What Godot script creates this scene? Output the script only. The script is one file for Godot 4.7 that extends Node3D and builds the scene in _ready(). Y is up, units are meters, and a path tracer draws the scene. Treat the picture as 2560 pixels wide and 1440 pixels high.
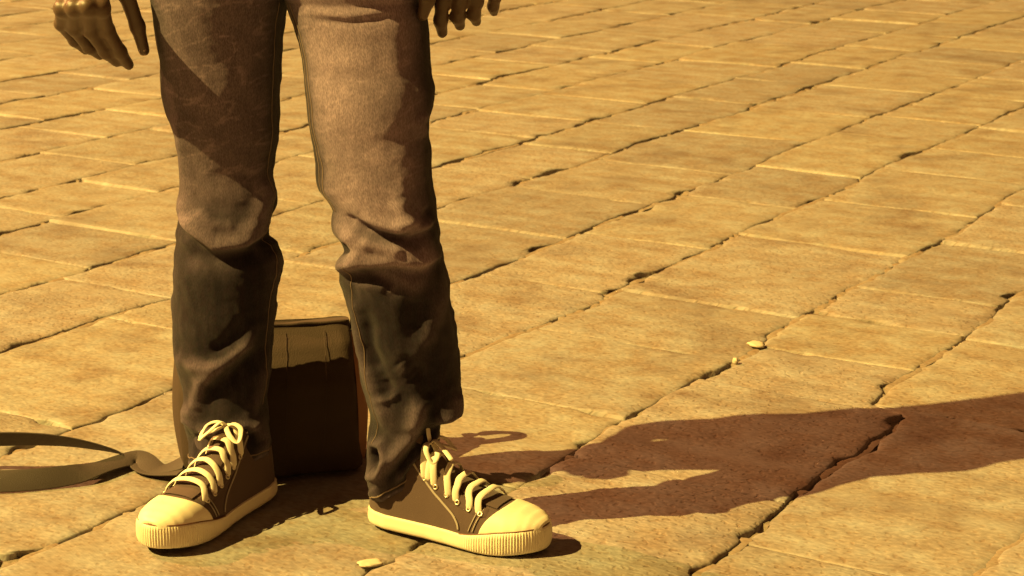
extends Node3D
# A person in jeans and canvas sneakers on worn stone paving at night, lit by street lamps.

var rng := RandomNumberGenerator.new()
var used := {}
var noise_a := FastNoiseLite.new()
var noise_b := FastNoiseLite.new()
var noise_c := FastNoiseLite.new()

const ROWS_L := [[0.743,-0.5007,-0.3119,0.114],[0.715,-0.4991,-0.3179,0.109],[0.686,-0.4969,-0.3221,0.104],[0.657,-0.4953,-0.3253,0.098],[0.628,-0.4965,-0.3280,0.093],[0.599,-0.4955,-0.3313,0.088],[0.576,-0.4913,-0.3323,0.085],[0.552,-0.4831,-0.3333,0.083],[0.528,-0.4761,-0.3384,0.080],[0.510,-0.4743,-0.3432,0.078],[0.487,-0.4758,-0.3484,0.076],[0.462,-0.4791,-0.3425,0.073],[0.444,-0.4812,-0.3432,0.072],[0.427,-0.4836,-0.3495,0.073],[0.409,-0.4871,-0.3546,0.074],[0.397,-0.4887,-0.3526,0.075],[0.388,-0.4891,-0.3400,0.075],[0.368,-0.4909,-0.3376,0.077],[0.332,-0.4940,-0.3408,0.078],[0.308,-0.4955,-0.3467,0.080],[0.272,-0.4979,-0.3506,0.082],[0.242,-0.4977,-0.3530,0.084],[0.213,-0.4948,-0.3558,0.089],[0.184,-0.4883,-0.3585,0.093],[0.166,-0.4839,-0.3611,0.096],[0.142,-0.4820,-0.3626,0.100],[0.119,-0.4830,-0.3606,0.103],[0.089,-0.4783,-0.3576,0.107],[0.064,-0.4779,-0.3664,0.109]]
const ROWS_R := [[0.745,-0.3114,-0.1222,0.137],[0.726,-0.3052,-0.1177,0.144],[0.709,-0.2984,-0.1148,0.150],[0.689,-0.2910,-0.1137,0.157],[0.651,-0.2851,-0.1119,0.171],[0.628,-0.2816,-0.1068,0.180],[0.608,-0.2792,-0.1084,0.187],[0.588,-0.2775,-0.1138,0.193],[0.569,-0.2737,-0.1150,0.197],[0.545,-0.2700,-0.1112,0.203],[0.511,-0.2673,-0.1112,0.211],[0.495,-0.2636,-0.1101,0.214],[0.482,-0.2532,-0.1063,0.218],[0.471,-0.2461,-0.1041,0.220],[0.451,-0.2456,-0.1014,0.225],[0.437,-0.2416,-0.1016,0.224],[0.420,-0.2318,-0.1002,0.222],[0.408,-0.2299,-0.0965,0.221],[0.380,-0.2374,-0.0924,0.218],[0.352,-0.2333,-0.0889,0.215],[0.315,-0.2261,-0.0837,0.212],[0.285,-0.2197,-0.0785,0.209],[0.255,-0.2150,-0.0760,0.205],[0.216,-0.2102,-0.0729,0.205],[0.187,-0.2040,-0.0731,0.205],[0.169,-0.1998,-0.0761,0.205],[0.155,-0.2012,-0.0978,0.205],[0.136,-0.2038,-0.1025,0.205],[0.118,-0.2059,-0.1027,0.205],[0.094,-0.2058,-0.1075,0.205],[0.064,-0.1982,-0.1175,0.207]]
const FOLDS_L := [
	[2,0.0110,0.0156,[-0.4745,0.4386,-0.4589,0.4198,-0.4248,0.3951,-0.3840,0.3986,-0.3515,0.4151]],
	[1,0.0040,0.0335,[-0.4111,0.5105,-0.4178,0.4327]],
	[0,0.0060,0.0123,[-0.4700,0.5697,-0.4680,0.5105,-0.4660,0.4685,-0.4665,0.4327]],
	[0,0.0050,0.0089,[-0.4520,0.4503,-0.4238,0.4269,-0.3890,0.4239]],
	[0,0.0080,0.0123,[-0.3639,0.4985,-0.3517,0.4636,-0.3645,0.4298,-0.3884,0.4057]],
	[1,0.0080,0.0134,[-0.4835,0.3809,-0.4196,0.3750,-0.3378,0.3844]],
	[0,0.0070,0.0123,[-0.3436,0.3856,-0.3372,0.3619,-0.3402,0.3322]],
	[0,0.0090,0.0112,[-0.3770,0.2724,-0.3870,0.2495,-0.4091,0.2319,-0.4328,0.2202,-0.4593,0.2190,-0.4799,0.2219]],
	[1,0.0070,0.0112,[-0.3844,0.2784,-0.4087,0.2513,-0.4355,0.2354]],
	[1,0.0080,0.0123,[-0.3678,0.2366,-0.3947,0.2102,-0.4244,0.1925,-0.4425,0.1689]],
	[0,0.0080,0.0112,[-0.4241,0.2131,-0.4480,0.1955,-0.4573,0.1689,-0.4606,0.1483]],
	[0,0.0050,0.0089,[-0.3605,0.2131,-0.3686,0.1778,-0.3779,0.1483]],
	[0,0.0080,0.0134,[-0.4817,0.1246,-0.4755,0.1424,-0.4605,0.1542]],
	[1,0.0100,0.0112,[-0.4732,0.1039,-0.4437,0.1009,-0.4081,0.1057,-0.3784,0.1128]],
	[0,0.0090,0.0112,[-0.4610,0.1246,-0.4257,0.1175,-0.3901,0.1246,-0.3636,0.1187]],
	[0,0.0070,0.0078,[-0.3784,0.1187,-0.3598,0.0949,-0.3705,0.0675]],
	[0,0.0020,0.0190,[-0.3586,0.6862,-0.4094,0.5931,-0.4477,0.5224]]]
const FOLDS_R := [
	[1,0.0130,0.0084,[-0.2149,0.4632,-0.1919,0.4536,-0.1619,0.4429,-0.1318,0.4360,-0.1031,0.4487]],
	[2,0.0080,0.0123,[-0.2083,0.4712,-0.1809,0.4578,-0.1535,0.4525,-0.1453,0.4605]],
	[0,0.0070,0.0112,[-0.1534,0.4978,-0.1491,0.4712,-0.1469,0.4562]],
	[0,0.0070,0.0101,[-0.1398,0.4498,-0.1370,0.4632,-0.1206,0.4552,-0.1042,0.4578]],
	[0,0.0070,0.0123,[-0.2058,0.4429,-0.1759,0.4314,-0.1430,0.4238]],
	[1,0.0070,0.0089,[-0.1343,0.4818,-0.1206,0.4658,-0.1069,0.4712]],
	[0,0.0090,0.0134,[-0.2423,0.4605,-0.2198,0.4325,-0.2064,0.4198,-0.2275,0.3965,-0.2354,0.3742]],
	[1,0.0100,0.0101,[-0.2321,0.4267,-0.2204,0.4122]],
	[2,0.0100,0.0134,[-0.2321,0.3918,-0.1986,0.4035,-0.1599,0.4093,-0.1269,0.4035,-0.0992,0.4093]],
	[1,0.0100,0.0123,[-0.2298,0.3754,-0.1991,0.3848,-0.1716,0.3801,-0.1608,0.3684]],
	[0,0.0050,0.0078,[-0.2272,0.3719,-0.1883,0.3742,-0.1674,0.3684]],
	[0,0.0022,0.0134,[-0.2900,0.7008,-0.2635,0.6799,-0.2359,0.6710,-0.1921,0.6720]],
	[0,0.0020,0.0168,[-0.2823,0.6433,-0.2464,0.6172,-0.2025,0.5910,-0.1478,0.5644]],
	[0,0.0022,0.0168,[-0.2736,0.5936,-0.2354,0.5511,-0.1972,0.5031,-0.1535,0.4605]],
	[1,0.0030,0.0145,[-0.2628,0.5511,-0.2465,0.5085,-0.2192,0.4818]],
	[1,0.0030,0.0168,[-0.1292,0.7245,-0.1344,0.6616,-0.1259,0.5990]],
	[0,0.0060,0.0078,[-0.1149,0.6042,-0.1259,0.5883,-0.1193,0.5670]],
	[0,0.0070,0.0134,[-0.2172,0.3329,-0.2104,0.2790,-0.1975,0.2311,-0.1813,0.1896,-0.1676,0.1598]],
	[1,0.0070,0.0112,[-0.2007,0.3269,-0.1964,0.2790,-0.1832,0.2429]],
	[0,0.0050,0.0056,[-0.1839,0.2027,-0.1668,0.2104,-0.1582,0.2193]],
	[1,0.0060,0.0112,[-0.1776,0.2370,-0.1723,0.2193,-0.1810,0.2075]],
	[0,0.0100,0.0145,[-0.1243,0.2193,-0.1304,0.1837,-0.1393,0.1478,-0.1596,0.1237,-0.1857,0.0995]],
	[1,0.0100,0.0145,[-0.1463,0.2549,-0.1241,0.2341,-0.1075,0.2015]],
	[0,0.0060,0.0123,[-0.1575,0.2609,-0.1353,0.2370]],
	[1,0.0090,0.0123,[-0.1134,0.1837,-0.1194,0.1478,-0.1368,0.1237,-0.1686,0.0995]],
	[0,0.0090,0.0145,[-0.0791,0.2134,-0.0748,0.1896,-0.0823,0.1717,-0.1079,0.1657]],
	[1,0.0120,0.0056,[-0.1914,0.1327,-0.1882,0.1177]],
	[0,0.0080,0.0067,[-0.2024,0.1237,-0.1964,0.1388,-0.1832,0.1418,-0.1779,0.1237,-0.1856,0.1068,-0.1987,0.1056,-0.2024,0.1207]],
	[0,0.0060,0.0101,[-0.2002,0.0876,-0.1890,0.0697]],
	[0,0.0070,0.0089,[-0.1054,0.1327,-0.1371,0.1056,-0.1659,0.0817]],
	[1,0.0060,0.0078,[-0.1257,0.0995,-0.1545,0.0817]],
	[0,0.0050,0.0134,[-0.0942,0.3684,-0.1088,0.3210,-0.1290,0.2790]],
	[1,0.0050,0.0145,[-0.1277,0.3566,-0.1341,0.3091]],
	[0,0.0030,0.0078,[-0.2695,0.7350,-0.2200,0.7318,-0.1650,0.7371]],
	[1,0.0030,0.0056,[-0.2749,0.7276,-0.2199,0.7245,-0.1650,0.7297]]]

# ------------------------------------------------------------------ helpers
func numbered(called: String) -> String:
	if not used.has(called):
		used[called] = 0
		return called
	used[called] += 1
	return "%s_%03d" % [called, used[called]]

func part(called: String, mesh: Mesh, mat: Material, parent: Node) -> MeshInstance3D:
	var o := MeshInstance3D.new()
	o.name = called
	o.mesh = mesh
	if mat:
		o.material_override = mat
	parent.add_child(o, true)
	return o

func thing(called: String, label: String, category: String, at := Vector3.ZERO, group := "") -> Node3D:
	var o := Node3D.new()
	o.name = numbered(called)
	o.position = at
	add_child(o)
	o.set_meta("label", label)
	o.set_meta("category", category)
	if group:
		o.set_meta("group", group)
	return o

func start() -> SurfaceTool:
	var st := SurfaceTool.new()
	st.begin(Mesh.PRIMITIVE_TRIANGLES)
	st.set_smooth_group(0)
	return st

func finish(st: SurfaceTool) -> ArrayMesh:
	st.generate_normals()
	return st.commit()

# Writes a grid of points (rows of nu) into st; base is the first vertex index. Returns the next base.
func grid(st: SurfaceTool, base: int, p: PackedVector3Array, nu: int, nv: int, wrap := false, flip := false, uv := PackedVector2Array(), col := PackedColorArray()) -> int:
	for i in p.size():
		if uv.size():
			st.set_uv(uv[i])
		if col.size():
			st.set_color(col[i])
		st.add_vertex(p[i])
	var last := nu if wrap else nu - 1
	for j in nv - 1:
		for i in last:
			var i2 := (i + 1) % nu
			var a := base + j * nu + i
			var b := base + j * nu + i2
			var c := base + (j + 1) * nu + i2
			var d := base + (j + 1) * nu + i
			if flip:
				st.add_index(a); st.add_index(c); st.add_index(b)
				st.add_index(a); st.add_index(d); st.add_index(c)
			else:
				st.add_index(a); st.add_index(b); st.add_index(c)
				st.add_index(a); st.add_index(c); st.add_index(d)
	return base + p.size()

# A tube through points; ra across (in the plane of 'up' x tangent), rb along up.
func tube(st: SurfaceTool, base: int, pts: PackedVector3Array, ra: float, rb: float, ups: PackedVector3Array, n := 8) -> int:
	var p := PackedVector3Array()
	var m := pts.size()
	for i in m:
		var t := (pts[mini(i + 1, m - 1)] - pts[maxi(i - 1, 0)]).normalized()
		var up: Vector3 = ups[i] if ups.size() == m else ups[0]
		var side := t.cross(up).normalized()
		up = side.cross(t).normalized()
		var k := 1.0
		if i == 0 or i == m - 1:
			k = 0.55
		for j in n:
			var a := TAU * j / n
			p.append(pts[i] + side * cos(a) * ra * k + up * sin(a) * rb * k)
	var b2 := grid(st, base, p, n, m, true, false)
	# end caps
	for e in 2:
		var row := 0 if e == 0 else m - 1
		st.add_vertex(pts[row])
		for j in n:
			var a := base + row * n + j
			var b := base + row * n + (j + 1) % n
			if e == 0:
				st.add_index(b2); st.add_index(b); st.add_index(a)
			else:
				st.add_index(b2); st.add_index(a); st.add_index(b)
		b2 += 1
	return b2

func curve_points(ctrl: Array, n: int) -> PackedVector3Array:
	var out := PackedVector3Array()
	var m := ctrl.size()
	for i in n:
		var f := float(i) / (n - 1) * (m - 1)
		var k := mini(int(f), m - 2)
		var t := f - k
		var p0: Vector3 = ctrl[maxi(k - 1, 0)]
		var p1: Vector3 = ctrl[k]
		var p2: Vector3 = ctrl[k + 1]
		var p3: Vector3 = ctrl[mini(k + 2, m - 1)]
		out.append(p1.cubic_interpolate(p2, p0, p3, t))
	return out

func tab(t: Array, x: float) -> float:
	var n := t.size()
	if x <= t[0][0]:
		return t[0][1]
	for i in n - 1:
		if x <= t[i + 1][0]:
			var f: float = (x - t[i][0]) / (t[i + 1][0] - t[i][0])
			var p0: float = t[maxi(i - 1, 0)][1]
			var p3: float = t[mini(i + 2, n - 1)][1]
			var a: float = t[i][1]
			var b: float = t[i + 1][1]
			return cubic_interpolate(a, b, lerpf(p0, a, 0.4), lerpf(p3, b, 0.4), f) if false else lerpf(a, b, f * f * (3 - 2 * f) * 0.35 + f * 0.65)
	return t[n - 1][1]

func lin(r: float, g: float, b: float) -> Color:
	return Color(r, g, b).linear_to_srgb()

func plain(c: Color, rough := 0.8, spec := 0.5) -> StandardMaterial3D:
	var m := StandardMaterial3D.new()
	m.albedo_color = c
	m.roughness = rough
	m.metallic_specular = spec
	return m

func noise(kind: int, freq: float, oct: int, sd: int) -> FastNoiseLite:
	var n := FastNoiseLite.new()
	n.noise_type = kind
	n.frequency = freq
	n.fractal_type = FastNoiseLite.FRACTAL_FBM
	n.fractal_octaves = oct
	n.seed = sd
	return n

func grey(n: FastNoiseLite, w: int, h: int, tw: int, th: int) -> PackedByteArray:
	var im := n.get_seamless_image(w, h)
	if im.get_format() != Image.FORMAT_L8:
		im.convert(Image.FORMAT_L8)
	if w != tw or h != th:
		im.resize(tw, th, Image.INTERPOLATE_CUBIC)
	return im.get_data()

func image_l(data: PackedByteArray, w: int, h: int) -> ImageTexture:
	return ImageTexture.create_from_image(Image.create_from_data(w, h, false, Image.FORMAT_L8, data))

func image_rgb(data: PackedByteArray, w: int, h: int) -> ImageTexture:
	return ImageTexture.create_from_image(Image.create_from_data(w, h, false, Image.FORMAT_RGB8, data))

# Joins tapered capsules [a, b, ra, rb] smoothly and meshes the surface (surface nets).
func blend_mesh(st: SurfaceTool, base: int, bones: Array, cell: float, k: float) -> int:
	var lo := Vector3(1e9, 1e9, 1e9)
	var hi := -lo
	for b in bones:
		var r: float = maxf(b[2], b[3]) + k + cell * 2
		for e in 2:
			var q: Vector3 = b[e]
			lo = lo.min(q - Vector3(r, r, r))
			hi = hi.max(q + Vector3(r, r, r))
	var nx := int((hi.x - lo.x) / cell) + 2
	var ny := int((hi.y - lo.y) / cell) + 2
	var nz := int((hi.z - lo.z) / cell) + 2
	var f := PackedFloat32Array()
	f.resize(nx * ny * nz)
	f.fill(k + cell)
	for b in bones:
		var pa: Vector3 = b[0]
		var pb: Vector3 = b[1]
		var ra: float = b[2]
		var rb: float = b[3]
		var r := maxf(ra, rb) + k + cell
		var l := ((pa.min(pb) - Vector3(r, r, r) - lo) / cell).floor()
		var h := ((pa.max(pb) + Vector3(r, r, r) - lo) / cell).ceil()
		var ab := pb - pa
		var inv := 1.0 / maxf(ab.length_squared(), 1e-9)
		for z in range(maxi(int(l.z), 0), mini(int(h.z), nz - 1) + 1):
			for y in range(maxi(int(l.y), 0), mini(int(h.y), ny - 1) + 1):
				var at := (z * ny + y) * nx
				for x in range(maxi(int(l.x), 0), mini(int(h.x), nx - 1) + 1):
					var q := lo + Vector3(x, y, z) * cell - pa
					var t := clampf(q.dot(ab) * inv, 0.0, 1.0)
					var d := (q - ab * t).length() - (ra + (rb - ra) * t)
					var o := f[at + x]
					var m := maxf(k - absf(o - d), 0.0) / k
					f[at + x] = minf(o, d) - m * m * k * 0.25
	var ids := PackedInt32Array()
	ids.resize(nx * ny * nz)
	ids.fill(-1)
	var step := [1, nx, nx * ny]
	var corner := [0, 1, nx, nx + 1, nx * ny, nx * ny + 1, nx * ny + nx, nx * ny + nx + 1]
	var edges := [[0, 1], [2, 3], [4, 5], [6, 7], [0, 2], [1, 3], [4, 6], [5, 7], [0, 4], [1, 5], [2, 6], [3, 7]]
	var count := base
	for z in nz - 1:
		for y in ny - 1:
			var at := (z * ny + y) * nx
			for x in nx - 1:
				var i := at + x
				var mask := 0
				for c in 8:
					if f[i + corner[c]] < 0.0:
						mask += 1
				if mask == 0 or mask == 8:
					continue
				var s := Vector3.ZERO
				var n := 0
				for e in edges:
					var fa := f[i + corner[e[0]]]
					var fb := f[i + corner[e[1]]]
					if (fa < 0.0) != (fb < 0.0):
						var t := fa / (fa - fb)
						var c0: int = e[0]
						var c1: int = e[1]
						var a := Vector3(c0 & 1, (c0 >> 1) & 1, c0 >> 2)
						var b := Vector3(c1 & 1, (c1 >> 1) & 1, c1 >> 2)
						s += a.lerp(b, t)
						n += 1
				st.add_vertex(lo + (Vector3(x, y, z) + s / n) * cell)
				ids[i] = count
				count += 1
	for z in range(1, nz - 1):
		for y in range(1, ny - 1):
			for x in range(1, nx - 1):
				var i := (z * ny + y) * nx + x
				if ids[i] < 0:
					continue
				for ax in 3:
					var inside := f[i] < 0.0
					if inside == (f[i + step[ax]] < 0.0):
						continue
					var u: int = step[(ax + 1) % 3]
					var v: int = step[(ax + 2) % 3]
					var q := [ids[i], ids[i - u], ids[i - u - v], ids[i - v]]
					if q.min() < 0:
						continue
					if inside:
						st.add_index(q[0]); st.add_index(q[2]); st.add_index(q[1])
						st.add_index(q[0]); st.add_index(q[3]); st.add_index(q[2])
					else:
						st.add_index(q[0]); st.add_index(q[1]); st.add_index(q[2])
						st.add_index(q[0]); st.add_index(q[2]); st.add_index(q[3])
	return count

# ------------------------------------------------------------------ start
func _ready() -> void:
	rng.seed = 77
	noise_a = noise(FastNoiseLite.TYPE_SIMPLEX_SMOOTH, 1.0, 3, 11)
	noise_b = noise(FastNoiseLite.TYPE_SIMPLEX_SMOOTH, 1.0, 2, 23)
	noise_c = noise(FastNoiseLite.TYPE_SIMPLEX_SMOOTH, 1.0, 4, 31)

	var cam := Camera3D.new()
	cam.name = "camera"
	cam.fov = 17.33
	cam.near = 0.05
	cam.far = 400.0
	cam.position = Vector3(0, 1.03, 2.75)
	cam.rotation_degrees = Vector3(-14.88, 0, 0)
	var lens := CameraAttributesPhysical.new()
	lens.frustum_focal_length = 78.74
	lens.frustum_focus_distance = 2.62
	lens.exposure_aperture = 18.0
	cam.attributes = lens
	add_child(cam)
	cam.current = true

	var env := Environment.new()
	env.background_mode = Environment.BG_SKY
	var sky := Sky.new()
	var sm := ProceduralSkyMaterial.new()
	sm.sky_top_color = lin(0.62, 0.24, 0.075)
	sm.sky_horizon_color = lin(1.0, 0.36, 0.10)
	sm.ground_bottom_color = lin(0.12, 0.06, 0.02)
	sm.ground_horizon_color = lin(0.3, 0.13, 0.05)
	sm.sky_curve = 0.2
	sm.sun_angle_max = 0.0
	sky.sky_material = sm
	env.sky = sky
	env.background_energy_multiplier = 0.22
	env.tonemap_mode = Environment.TONE_MAPPER_LINEAR
	env.tonemap_exposure = 1.0
	env.sdfgi_enabled = true
	env.ssao_enabled = true
	env.ssil_enabled = true
	var we := WorldEnvironment.new()
	we.name = "world_environment"
	we.environment = env
	add_child(we)

	# street lamps: the yellow one in front and to the side that throws the long shadows,
	# and a dimmer, redder one farther back
	street_lamp("tall lamp mast with a bright yellow head lighting the paving", Vector3(-22.6, 0, 6.6), Vector3(-21.6, 22.6, 6.25), lin(1.0, 0.685, 0.165), 3260.0)
	street_lamp("tall lamp mast with a dim orange head farther back along the paving", Vector3(-25.4, 0, -13.3), Vector3(-24.5, 20.5, -12.8), lin(1.0, 0.42, 0.14), 1400.0)

	pavement()
	print("pavement ", Time.get_ticks_msec())
	person()
	print("person ", Time.get_ticks_msec())
	bag()
	chips()
	print("done ", Time.get_ticks_msec())

# ------------------------------------------------------------------ lamps
func street_lamp(label: String, foot: Vector3, bulb_at: Vector3, c: Color, energy: float) -> void:
	var t := thing("street_lamp", label, "lamp mast", foot, "lamp masts by the paving")
	var metal := plain(lin(0.05, 0.055, 0.05), 0.5)
	var top := bulb_at - foot
	var h := top.y + 0.35
	var st := start()
	var p := PackedVector3Array()
	var prof := [[0.17, 0.0], [0.17, 0.05], [0.12, 0.1], [0.1, 0.6], [0.075, 0.68], [0.07, 1.2], [0.045, h]]
	for q in prof:
		for j in 20:
			var a := TAU * j / 20
			p.append(Vector3(cos(a) * q[0], q[1], sin(a) * q[0]))
	grid(st, 0, p, 20, prof.size(), true, true)
	part("post", finish(st), metal, t)
	st = start()
	var side := Vector3(top.x, 0, top.z)
	tube(st, 0, curve_points([Vector3(0, h - 0.15, 0), Vector3(0, h + 0.1, 0) + side * 0.15, Vector3(0, h + 0.05, 0) + side * 0.7, Vector3(0, h - 0.1, 0) + side * 1.0], 16), 0.03, 0.03, PackedVector3Array([Vector3(0.3, 0, 1).normalized()]), 10)
	part("arm", finish(st), metal, t)
	st = start()
	p = PackedVector3Array()
	for q in [[0.01, 0.36], [0.1, 0.34], [0.17, 0.26], [0.25, 0.13], [0.26, 0.115], [0.24, 0.12], [0.16, 0.24], [0.01, 0.31]]:
		for j in 24:
			var a := TAU * j / 24
			p.append(top + Vector3(cos(a) * q[0], q[1] - 0.02, sin(a) * q[0]))
	grid(st, 0, p, 24, 8, true, true)
	part("lamp_shade", finish(st), metal, t)
	var bm := SphereMesh.new()
	bm.radius = 0.06
	bm.height = 0.16
	var em := plain(c, 0.4)
	em.emission_enabled = true
	em.emission = c
	em.emission_energy_multiplier = 6.0
	var b := part("bulb", bm, em, t)
	b.position = top
	var l := OmniLight3D.new()
	l.name = "lamp_light"
	l.position = top
	l.light_color = c
	l.light_energy = energy
	l.light_size = 0.11
	l.omni_range = 120.0
	l.omni_attenuation = 2.0
	l.shadow_enabled = true
	t.add_child(l)

# ------------------------------------------------------------------ paving
const ANG := 1.01578  # direction of the courses
func to_world(s: float, t: float, y := 0.0) -> Vector3:
	return Vector3(s * cos(ANG) + t * sin(ANG), y, -s * sin(ANG) + t * cos(ANG))

const LINES := [2.3, 1.92, 1.5, 1.12, 0.745, 0.375, 0.027, -0.396, -0.732, -1.16, -1.474, -1.9, -2.2, -2.58, -2.95, -3.33, -3.68, -4.1, -4.45, -4.85, -5.2, -5.6, -6.0, -6.4, -6.8, -7.2]
const KNOWN := {4: [-0.05, 0.63, 1.1], 5: [0.12, 0.59, 0.85, 1.125, 1.36], 6: [-0.03, 0.33, 0.73, 1.075], 7: [0.02, 0.5, 1.035, 1.5], 8: [-0.2, 0.34, 0.9, 1.42, 1.85, 2.32], 9: [0.0, 0.52, 0.98, 1.45, 1.98], 10: [0.62, 0.91, 1.4, 1.9, 2.5, 2.85, 3.24], 12: [1.05, 1.545, 2.0], 13: [4.05]}

func line_t(k: int, s: float) -> float:
	var t: float = LINES[k]
	if k == 5:
		t += lerpf(0.037, -0.034, smoothstep(0.592, 0.628, s))
	return t + noise_b.get_noise_2d(s * 1.3, k * 7.3) * 0.022 + noise_b.get_noise_2d(s * 8.0, k * 3.1 + 50.0) * 0.007

func seen_share(p: Vector3) -> float:
	# how far inside the ground that the picture shows: >0 in view
	var z := 2.75 - p.z
	if z < 1.6 or p.z < -7.6:
		return -1.0
	return 0.30 * z + 0.10 - absf(p.x)

var stone_mats: Array[StandardMaterial3D] = []
func make_stone() -> void:
	var w := 1024
	var streak := grey(noise(FastNoiseLite.TYPE_SIMPLEX_SMOOTH, 0.011, 4, 3), w, 256, w, w)
	var fine := grey(noise(FastNoiseLite.TYPE_SIMPLEX, 0.09, 3, 5), w, 512, w, w)
	var blotch := grey(noise(FastNoiseLite.TYPE_SIMPLEX_SMOOTH, 0.012, 4, 9), w, w, w, w)
	var pits := grey(noise(FastNoiseLite.TYPE_SIMPLEX, 0.045, 2, 15), w, w, w, w)
	var hgt := PackedByteArray()
	hgt.resize(w * w)
	var col := PackedByteArray()
	col.resize(w * w * 3)
	for i in w * w:
		var s := streak[i] / 255.0
		var f := fine[i] / 255.0
		var b := blotch[i] / 255.0
		var q := pits[i] / 255.0
		var pit := clampf((0.30 - q) * 6.0, 0.0, 1.0)
		var terr := s * 5.0
		terr = floorf(terr) + smoothstep(0.55, 1.0, terr - floorf(terr))
		hgt[i] = int(clampf(0.10 + s * 0.30 + terr * 0.07 + (f - 0.5) * 0.22 + (b - 0.5) * 0.25 - pit * 0.22, 0.0, 1.0) * 255.0)
		var v := 0.84 + (b - 0.5) * 0.13 + (s - 0.5) * 0.15 + (f - 0.5) * 0.17 - pit * 0.07
		if f > 0.80:
			v += (f - 0.80) * 0.5
		v += ((i * 7919 + (i >> 3) * 104729) % 101) / 101.0 * 0.07 - 0.035
		var warm := (0.5 - b) * 0.08 + (0.5 - s) * 0.05 + pit * 0.03
		col[i * 3] = int(clampf(v + warm, 0.0, 1.0) * 255.0)
		col[i * 3 + 1] = int(clampf(v, 0.0, 1.0) * 255.0)
		col[i * 3 + 2] = int(clampf(v - warm, 0.0, 1.0) * 255.0)
	var ht := image_l(hgt, w, w)
	var ct := image_rgb(col, w, w)
	var tones := [[0.58, 0.525, 0.46], [0.55, 0.495, 0.44], [0.62, 0.56, 0.47], [0.50, 0.45, 0.41], [0.57, 0.51, 0.46], [0.60, 0.535, 0.45], [0.53, 0.48, 0.42], [0.58, 0.53, 0.47]]
	for i in tones.size():
		var m := StandardMaterial3D.new()
		m.albedo_texture = ct
		m.vertex_color_use_as_albedo = true
		m.albedo_color = lin(tones[i][0] * 0.64, tones[i][1] * 0.635, tones[i][2] * 0.65)
		m.roughness = [0.62, 0.7, 0.58, 0.66, 0.72, 0.6, 0.68, 0.64][i]
		m.metallic_specular = 0.45
		m.heightmap_enabled = true
		m.heightmap_texture = ht
		m.heightmap_scale = [0.20, 0.28, 0.17, 0.24, 0.36, 0.25, 0.32, 0.2][i]
		stone_mats.append(m)

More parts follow.
